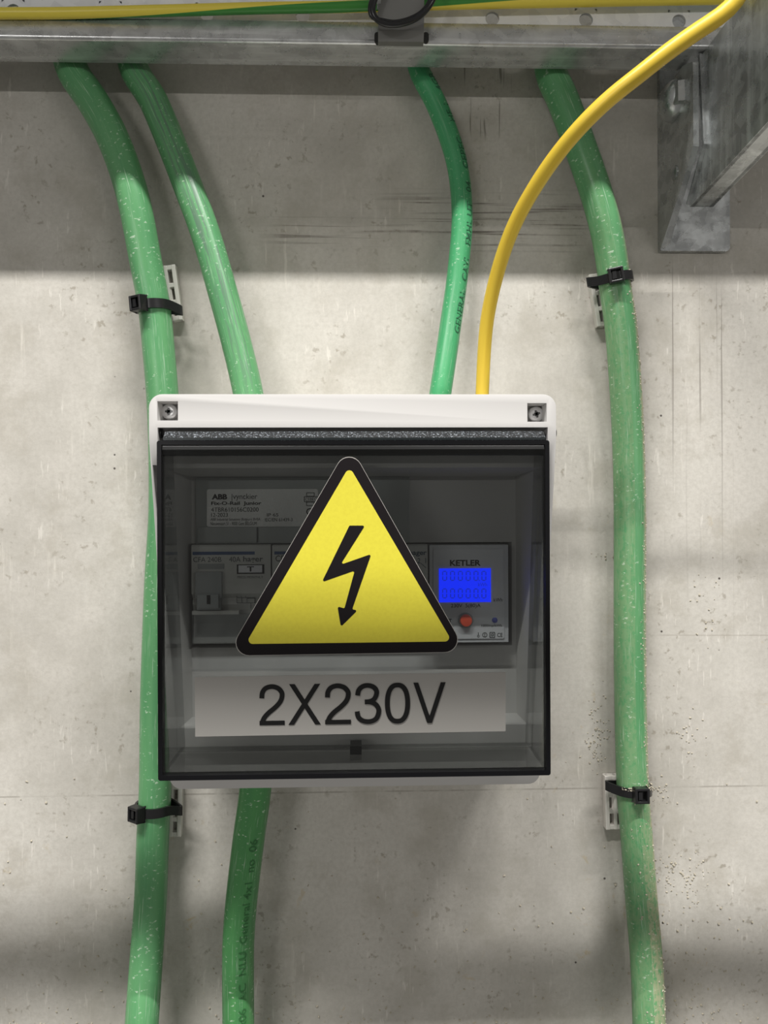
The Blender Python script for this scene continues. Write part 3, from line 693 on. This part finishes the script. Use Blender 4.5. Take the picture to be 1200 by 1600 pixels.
# bottom wall and the two side walls
box(bm, LX0 + .0006, LX1 - .0006, LZ0 + .0004, LZ0 + .0004 + T, rear(LZ0), .1 - T - .0001)
for x0, x1 in ((LX0 + .0006, LX0 + .0006 + T), (LX1 - .0006 - T, LX1 - .0006)):
    side_prism(bm, [(rear(LZ0), LZ0 + T + .0006), (.1 - T - .0001, LZ0 + T + .0006), (.1 - T - .0001, LZ1), (rear(LZ1), LZ1)], x0, x1)
lid = obj('lid', bm, SMOKE, enc); lid['label'] = 'smoked transparent lid'
# rim around the front, painted black where smoked walls darken edge-on
bm = bmesh.new(); o = rrect(LX0 - .0002, LX1 + .0002, LZ0 - .0002, LZ1 + .0014, .0009, 4); i_ = rrect(LX0 + .0015, LX1 - .0015, LZ0 + .0017, LZ1 - .0002, .0003, 4)
n = len(o)
def ring(dd, pts): return [bm.verts.new((x, -dd, z)) for x, z in pts]
A, B, Cc, D = ring(.0965, o), ring(.1007, o), ring(.1007, i_), ring(.0965, i_)
for k in range(n):
    k2 = (k + 1) % n
    for P_, Q_ in ((A, B), (B, Cc), (Cc, D), (D, A)): bm.faces.new([P_[k], P_[k2], Q_[k2], Q_[k]])
rim = obj('rim', bm, BLACKP, lid); rim['label'] = 'lid rim coloured black for its edge-on darkness'
# thin pale sealing lip behind the lid bottom, between cover and lid
x0, zz = XZ(281, 1176, .0655); x1, _ = XZ(829, 1176, .0655); zz = W(552, 1173, .067).z
bm = bmesh.new(); box(bm, x0, x1, zz - .0004, zz + .0004, .0600, .0668); obj('sealing_lip', bm, mat('pale_lip', (.85, .84, .8), .4), enc)
# hinge barrel and its grooves
bm = bmesh.new()
hz1 = STEP - .0012; 
side_prism(bm, rounded([(.088, LZ1 + .0014), (.1, LZ1 + .0014), (.1, hz1 - .0032), (.0962, hz1 - .0004), (.088, hz1)], [.0004, .0004, .0008, .0012, .0004], 4), LX0 + .002, LX1 - .0012)
hg = obj('hinge_bar', bm, HINGE, lid); hg['label'] = 'grained dark hinge bar'
bm = bmesh.new(); box(bm, LX0 + .0022, LX1 - .0014, LZ1 + .0016, hz1 - .0033, .0999, .1002); obj('hinge_face', bm, mat('dark_hinge_face', (.014, .018, .019), .25, spec=.4), lid, bevel=.0001)
bm = bmesh.new(); side_prism(bm, rounded([(.0985, LZ1 - .0046), (.1006, LZ1 - .0044), (.1012, LZ1 - .0022), (.1006, LZ1 - .0006), (.0985, LZ1 - .0004)], .0004, 3), LX0 + .002, LX1 - .002); obj('upper_rib', bm, smoked('smoked_rib', (.35, .36, .36), .9, .2), lid)
for px in (240, 861):
    p = W(px + (2 if px < 500 else 0), 676, .094)
    bm = bmesh.new(); lathe(bm, V((p.x - .0008, -.0915, p.z)), (1, 0, 0), [(.0016, 0), (.0021, .0006), (.0021, .0030), (.0016, .0034)], 20); obj('hinge_pin', bm, BLACK, lid, smooth=.6)
bm = bmesh.new(); pbox(bm, 547, 1166, 565, 1179, .0690, .0775); obj('latch', bm, BLACKP, lid, bevel=.0004)
# dark corner pockets seen through the lid bottom
for (a, b) in ((277, 305), (804, 832)):
    bm = bmesh.new(); pbox(bm, a, 1187, b, 1212, Fp(LZ0) - .004, Fp(-.115) + .0012); q = obj('corner_plug', bm, DEVD, enc, bevel=.0004)
# warning sticker
def pts_at(l, d): return [XZ(x, y, d) for x, y in l]
SD = .1
def sticker(l, r, d0, d1, m, name, parent):
    bm = bmesh.new(); plate(bm, rounded(pts_at(l, d1), [q * .00025 for q in r] if isinstance(r, list) else r * .00025, 8), d0, d1); return obj(name, bm, m, parent)
outer = [(545.8, 694.4), (354, 1024.5), (728.4, 1018.5)]
def grow(l, k):
    c = (sum(p[0] for p in l) / 3, sum(p[1] for p in l) / 3); return [(c[0] + (p[0] - c[0]) * k, c[1] + (p[1] - c[1]) * k) for p in l]
st = sticker(grow(outer, 1.005), 20, .10005, .1002, EDGE, 'warning_sticker', enc); st['label'] = 'black-edged yellow triangular electricity warning sticker'
sticker(outer, 20, .1002, .1003, VBLK, 'border', st)
sticker([(545.8, 728.5), (383.5, 1006.3), (706.5, 1002.3)], 6.5, .1003, .1004, VYEL, 'yellow_field', st)
bolt = [(603, 393), (682, 393), (557, 592), (714, 537), (617, 818), (645, 822), (560, 906), (543, 803), (578, 813), (630, 621), (463, 680)]
bp = [(360 + x / 3.243, 700 + y / 3.243) for x, y in bolt]
bm = bmesh.new(); plate(bm, rounded(pts_at(bp, .1005), .0005, 4), .1004, .1005)
obj('lightning_arrow', bm, VBLK, st)
# voltage label
bm = bmesh.new(); plate(bm, pts_at([(304, 1058), (305, 1151), (790, 1142.5), (790, 1050)], .1003), .10005, .1003)
vl = obj('voltage_label', bm, LABELG, enc); vl['label'] = 'silver grey label reading 2X230V'
def smooth2(P, k=6):
    out = []
    for i in range(len(P) - 1):
        p0, p1, p2, p3 = [V(P[max(0, min(len(P) - 1, i + j))]) for j in (-1, 0, 1, 2)]
        for q in range(k):
            t = q / k; out.append(((p1 * 2) + (p2 - p0) * t + (p0 * 2 - p1 * 5 + p2 * 4 - p3) * t * t + (p1 * 3 - p0 - p2 * 3 + p3) * t**3) / 2)
    return out + [V(P[-1])]
def stroke(bm, P, wd, to, closed=False, flatx=False):
    LIFT[0] += .00002
    n = len(P); L = []
    for i in range(n):
        a = P[i - 1] if (closed or i) else P[i]; b = P[(i + 1) % n] if (closed or i < n - 1) else P[i]
        t = (b - a).normalized(); nn = V((-t.y, t.x)) * wd / 2
        if flatx: nn = V((math.copysign(wd / 2 / max(abs(t.y), .3), nn.x), 0))
        L.append((to(P[i] + nn), to(P[i] - nn)))
    vv = [(bm.verts.new(a), bm.verts.new(b)) for a, b in L]
    for i in range(n if closed else n - 1):
        j = (i + 1) % n; bm.faces.new([vv[i][0], vv[j][0], vv[j][1], vv[i][1]])
bm = bmesh.new(); SW = .118
TWO = [(.055, .66), (.07, .80), (.15, .905), (.30, .945), (.45, .905), (.545, .80), (.55, .68), (.50, .56), (.38, .43), (.22, .30), (.12, .19), (.07, .085)]
THR = [(.065, .70), (.09, .82), (.17, .91), (.30, .945), (.44, .91), (.52, .82), (.52, .71), (.46, .60), (.36, .55), (.24, .54)]
THR2 = [(.24, .54), (.38, .535), (.50, .48), (.57, .38), (.575, .26), (.52, .13), (.42, .07), (.30, .055), (.17, .09), (.08, .18), (.055, .31)]
def glyph(ch, pa, pb):
    u_ = lambda p: (p - 406) / 290
    def to(p):
        px = pa + p[0] / .63 * (pb - pa) if ch not in 'XV' else pa + p[0] * (pb - pa)
        t = u_(px); top = 1069.5 - t * 3.8; bot = 1133.3 - t * 4.3
        q = W(px, bot + (top - bot) * p[1], .1004); return (q.x, -(.1005 + LIFT[0]), q.z)
    if ch == '2': stroke(bm, smooth2(TWO), SW, to); stroke(bm, [V((0, .055)), V((.62, .055))], .11, to)
    if ch == '3': stroke(bm, smooth2(THR), SW, to); stroke(bm, smooth2(THR2), SW, to)
    if ch == '0': stroke(bm, [V((.315 + .25 * math.copysign(abs(math.cos(a)) ** .82, math.cos(a)), .5 + .445 * math.copysign(abs(math.sin(a)) ** .9, math.sin(a)))) for a in [2 * math.pi * k / 48 for k in range(48)]], SW, to, True)
    if ch == 'X': stroke(bm, [V((.10, 1)), V((.92, 0))], .135, to, flatx=True); stroke(bm, [V((.90, 1)), V((.08, 0))], .135, to, flatx=True)
    if ch == 'V': stroke(bm, [V((.08, 1)), V((.5, .0))], .135, to, flatx=True); stroke(bm, [V((.92, 1)), V((.5, .0))], .135, to, flatx=True)
LIFT = [0.0]
for ch, pa, pb in (('2', 405.6, 445.5), ('X', 451, 501), ('2', 508, 549), ('3', 554.5, 595), ('0', 601, 641), ('V', 645.5, 696.5)): glyph(ch, pa, pb)
obj('lettering', bm, INK, vl)
# ------------------------------------------------------------------ devices behind the lid
DF = .057
def device_body(bm, px0, px1, py0=851.5, py1=1006.5, split=None):
    x0, z1 = XZ(px0, py0, DF); x1, z0 = XZ(px1, py1, DF)
    za = W(0, 930, DF).z; zb_ = W(0, 938, DF).z; zc = W(0, 958, DF).z
    # side profile: high flat face above, hollowed curved band, clear lower part
    pr = [(.0098, z1), (DF - .0006, z1), (DF, z1 - .0006), (DF, za), (DF - .0028, zb_), (DF - .0022, lerp(zb_, zc, .5)), (DF - .0040, zc), (DF - .0045, lerp(zc, z0, .4)), (DF - .003, z0 + .0006), (DF - .0036, z0), (.0098, z0)]
    side_prism(bm, pr, x0 + .00015, x1 - .00015)
bd = thing('residual_current_breaker', 'grey two-pole breaker with test button at left behind the smoked lid', 'circuit breaker')
bm = bmesh.new(); device_body(bm, 298.5, 424); obj('housing', bm, DEV, bd)
bm = bmesh.new(); pbox(bm, 305, 894, 346, 934, DF - .001, DF + .0025); pbox(bm, 307, 932, 345, 953, DF - .006, DF + .0010); obj('lever_guard', bm, DEVD, bd, bevel=.0006)
bm = bmesh.new(); pbox(bm, 308, 929, 341, 950, DF + .0004, DF + .0040); lv = obj('lever', bm, DEVD, bd, bevel=.0012, seg=3)
bm = bmesh.new(); pbox(bm, 323, 930, 328.5, 944, DF + .0040, DF + .0042); obj('lever_mark', bm, INK, lv)
bm = bmesh.new(); pbox(bm, 370, 882, 413, 896.5, DF - .001, DF + .0001, 0); fr_ = obj('button_frame', bm, INK, bd, bevel=.0002)
bm = bmesh.new(); pbox(bm, 372.5, 883.5, 409.5, 894.5, DF, DF + .0014); tb = obj('test_button', bm, mat('pale_button', (.80, .80, .84), .35), bd, bevel=.0004); tb['label'] = 'pale test button marked T'
bm = bmesh.new(); text_box(bm, 'T', 386, 885, 397, 893, DF + .0014, .02); obj('lettering', bm, INK, tb)
bm = bmesh.new(); pbox(bm, 309, 881, 350, 889, DF - .0005, DF + .0004); wn = obj('indicator_window', bm, DEVD, bd, bevel=.0002)
bm = bmesh.new()
x0, z1 = XZ(301, 862, DF); x1, z0 = XZ(363, 867, DF)
flat_line(bm, x0, (z0 + z1) / 2, XZ(398, 862, DF)[0], (z0 + z1) / 2, .0014, DF + .00012); obj('blue_stripe', bm, INKB, bd)
bm = bmesh.new(); text_box(bm, 'CFA 240B', 302, 870.5, 346, 878, DF); text_box(bm, '40A', 358, 870, 376, 878, DF); text_box(bm, 'hager', 380, 869, 411, 880, DF, .015)
text_box(bm, 'PRESS MONTHLY', 371, 900, 411, 903.5, DF)
dd = DF - .0022
for l in ([(370, 924), (370, 942), (392, 942), (392, 951)], [(378, 918), (376, 924), (378, 942)], [(385, 918), (383, 924), (384, 934)], [(370, 934), (398, 934), (398, 942)], [(392, 923), (399, 923), (399, 928), (392, 928), (392, 923)], [(386, 935), (399, 935), (399, 942), (386, 942), (386, 935)], [(370, 924), (408, 924)], [(406, 934), (411, 934), (411, 941), (406, 941), (406, 934)]):
    pline(bm, l, .9, DF - .0016)
obj('lettering', bm, INKD, bd)
bm = bmesh.new(); pbox(bm, 300, 960, 423, 1005, DF - .0034, DF + .0010); obj('label_holder', bm, CLEAR, bd, bevel=.0008)
bm = bmesh.new(); pbox(bm, 300, 955, 373, 960, DF - .0060, DF + .0018); obj('holder_hinge', bm, DEV, bd, bevel=.0004)
def plain_breaker(px0, px1, label, brand, left):
    t = thing('circuit_breaker', label, 'circuit breaker')
    bm = bmesh.new(); device_body(bm, px0, px1); obj('housing', bm, DEV, t)
    bm = bmesh.new(); pbox(bm, px0 + 8, 900, px1 - 8, 934, DF - .001, DF + .0015); obj('lever_guard', bm, DEVD, t, bevel=.0005)
    bm = bmesh.new(); pbox(bm, px0 + 12, 915, px1 - 12, 940, DF + .0014, DF + .0060); obj('lever', bm, DEVD, t, bevel=.0012)
    bm = bmesh.new()
    if left: text_box(bm, 'CDC', px0 + 6, 868, px0 + 30, 877, DF)
    else:
        text_box(bm, brand, px1 - 30, 859.5, px1 - 3, 869.5, DF, .02); text_box(bm, '2  1', px1 - 17, 872, px1 - 4, 880, DF)
        pline(bm, [(px1 - 12, 880), (px1 - 4, 887)], .8, DF + .0001)
    obj('lettering', bm, INK if left else mat('teal_ink', (.01, .05, .09), .5), t)
    if left:
        bm = bmesh.new(); a = XZ(px0 + 4, 864, DF); b = XZ(px0 + 80, 864, DF); flat_line(bm, a[0], a[1], b[0], b[1], .0014, DF + .00012); obj('blue_stripe', bm, INKB, t)
    bm = bmesh.new(); pbox(bm, px0 + 1.5, 960, px1 - 1.5, 1005, DF - .0034, DF + .0010); obj('label_holder', bm, CLEAR, t, bevel=.0008)
plain_breaker(424.6, 546, 'grey circuit breaker mostly behind the left side of yellow triangle', '', True)
plain_breaker(546.6, 669.5, 'grey circuit breaker between yellow triangle and energy meter', 'hager', False)
mt = thing('energy_meter', 'white energy meter with glowing blue display behind smoked lid', 'energy meter')
MF = .0578
bm = bmesh.new(); a = XZ(671, 852, MF); b = XZ(794.5, 1003, MF); box(bm, a[0], b[0], b[1], a[1], .0098, MF); obj('housing', bm, METER, mt, bevel=.0006)
bm = bmesh.new(); a = XZ(677, 858.5, MF + .0005); b = XZ(788, 997.5, MF + .0005); plate(bm, rrect(a[0], b[0], b[1], a[1], .0006), MF - .0002, MF + .0005); obj('faceplate', bm, mat('meter_faceplate', (.66, .67, .70), .35), mt)
MD = MF + .0005
bm = bmesh.new(); pbox(bm, 686, 888.5, 767, 940.5, MD - .0002, MD + .0003); scn = obj('screen', bm, LCD, mt); scn['label'] = 'glowing blue display'
bm = bmesh.new()
def seg(px, py, wpx, hpx):
    th = 1.5; h2 = hpx / 2
    for (x0_, y0_, x1_, y1_) in ((1.6, 0, wpx - 1.6, th), (1.6, hpx - th, wpx - 1.6, hpx), (0, 1.4, th, h2 - .9), (wpx - th, 1.4, wpx, h2 - .9), (0, h2 + .9, th, hpx - 1.4), (wpx - th, h2 + .9, wpx, hpx - 1.4)):
        pbox(bm, px + x0_, py + y0_, px + x1_, py + y1_, MD + .0002, MD + .0004)
for yy in (892, 919.5):
    for k in range(6): seg(691 + k * 12.25, yy, 7.6, 15.5)
    pbox(bm, 748.3, yy + 14, 749.7, yy + 15.5, MD + .0002, MD + .0004)
text_box(bm, 'kWh', 747, 910.5, 761, 916, MD + .0003)
obj('digits', bm, LCDI, scn)
bm = bmesh.new()
text_box(bm, 'KETLER', 703, 875, 751, 884, MD, .03); text_box(bm, 'kWh', 771.5, 934.5, 785, 940, MD); text_box(bm, '230V  5(80)A', 704.5, 943.5, 751, 950.5, MD, .004)
text_box(bm, 'RESET', 682, 967, 706, 973, MD, .02); text_box(bm, '1000imp/kWh', 752, 975.5, 784, 980, MD, .006)
text_box(bm, 'CE', 777, 989, 785, 995, MD, 0)
pline(bm, [(765.5, 988), (773, 988), (773, 996), (765.5, 996)], 1.0, MD + .0001, True); pline(bm, [(767.8, 990.3), (770.8, 990.3), (770.8, 993.7), (767.8, 993.7)], .9, MD + .0001, True)
pline(bm, [(757.5 + 3.5 * math.cos(q * .524), 992 + 3.5 * math.sin(q * .524)) for q in range(12)], .9, MD + .0001, True); pline(bm, [(757.5, 994.5), (757.5, 989.6)], .8, MD + .0001)
pline(bm, [(747.5 + 1.6 * math.cos(q * .785), 994 + 1.6 * math.sin(q * .785)) for q in range(8)], .8, MD + .0001, True); pline(bm, [(747.5, 992.3), (747.5, 988)], .8, MD + .0001)
obj('lettering', bm, INK, mt)
p = W(727.5, 969, MD)
bm = bmesh.new(); lathe(bm, V((p.x, -MD + .0001, p.z)), (0, -1, 0), [(.0034, 0), (.0034, .0006), (.0031, .0008)]); rb = obj('button_surround', bm, DEVD, mt, smooth=.6)
bm = bmesh.new(); lathe(bm, V((p.x, -MD - .0005, p.z)), (0, -1, 0), [(.0027, 0), (.0027, .0014), (.0024, .0019), (.0, .0021)]); bb = obj('reset_button', bm, REDB, mt, smooth=.6); bb['label'] = 'round red button'
p = W(773, 969, MD)
bm = bmesh.new(); lathe(bm, V((p.x, -MD + .0001, p.z)), (0, -1, 0), [(.00125, 0), (.00125, .0003), (.0008, .0007), (0, .0008)], 20); obj('indicator_light', bm, BLUEL, mt, smooth=.7)
# ------------------------------------------------------------------ mortar crumbs
rnd = random.Random(11)
def crumb(bm, q, r):
    sub = bmesh.ops.create_icosphere(bm, subdivisions=1, radius=r, matrix=Matrix.Translation(q) @ Matrix.Rotation(rnd.uniform(0, 3), 4, 'Y') @ Matrix.Diagonal((rnd.uniform(.6, 1.6), .7, rnd.uniform(.6, 1.3), 1)))
    for v in sub['verts']: v.co += V((rnd.uniform(-1, 1), rnd.uniform(-.5, .5), rnd.uniform(-1, 1))) * r * .3
bm = bmesh.new()
for k in range(430):
    y = 1600 - 420 * rnd.random() ** 2.2; x = rnd.uniform(-40, 1240)
    if k % 3 == 0: x = rnd.gauss(1075, 50); y = rnd.uniform(1330, 1600)
    crumb(bm, W(x, y, .0002), rnd.uniform(.0002, .0006))
for (cx, cy, sx, sy, num) in ((935, 1140, 14, 30, 60), (928, 1175, 8, 12, 30), (1030, 1240, 10, 12, 25), (1080, 1150, 12, 25, 25), (1100, 960, 14, 40, 22), (1082, 1370, 10, 16, 30), (1045, 1360, 8, 18, 25), (938, 868, 8, 3, 10), (345, 1540, 30, 20, 10)):
    for k in range(num): crumb(bm, W(rnd.gauss(cx, sx), rnd.gauss(cy, sy), .0002), rnd.uniform(.00018, .0005))
tag(obj('mortar_crumbs', bm, CRUMB), 'small crumbs of dried mortar stuck to lower concrete wall', 'mortar crumbs', kind='stuff')
bm = bmesh.new()
for k in range(520):
    y = rnd.uniform(430, 1600); s = s_of_z(f4, W(990, y, .012).z); p, t, f, b = frame_at(f4, s + rnd.uniform(-.002, .002))
    bx = b if b.x > 0 else -b
    a = rnd.gauss(1.05, .28) if (y < 1250 or rnd.random() < .45) else rnd.uniform(-.6, 1.3)
    crumb(bm, p + (f * math.cos(a) + bx * math.sin(a)) * .0079, rnd.uniform(.00015, .0005))
tag(obj('mortar_splatter', bm, CRUMB, cab4), kind='stuff')
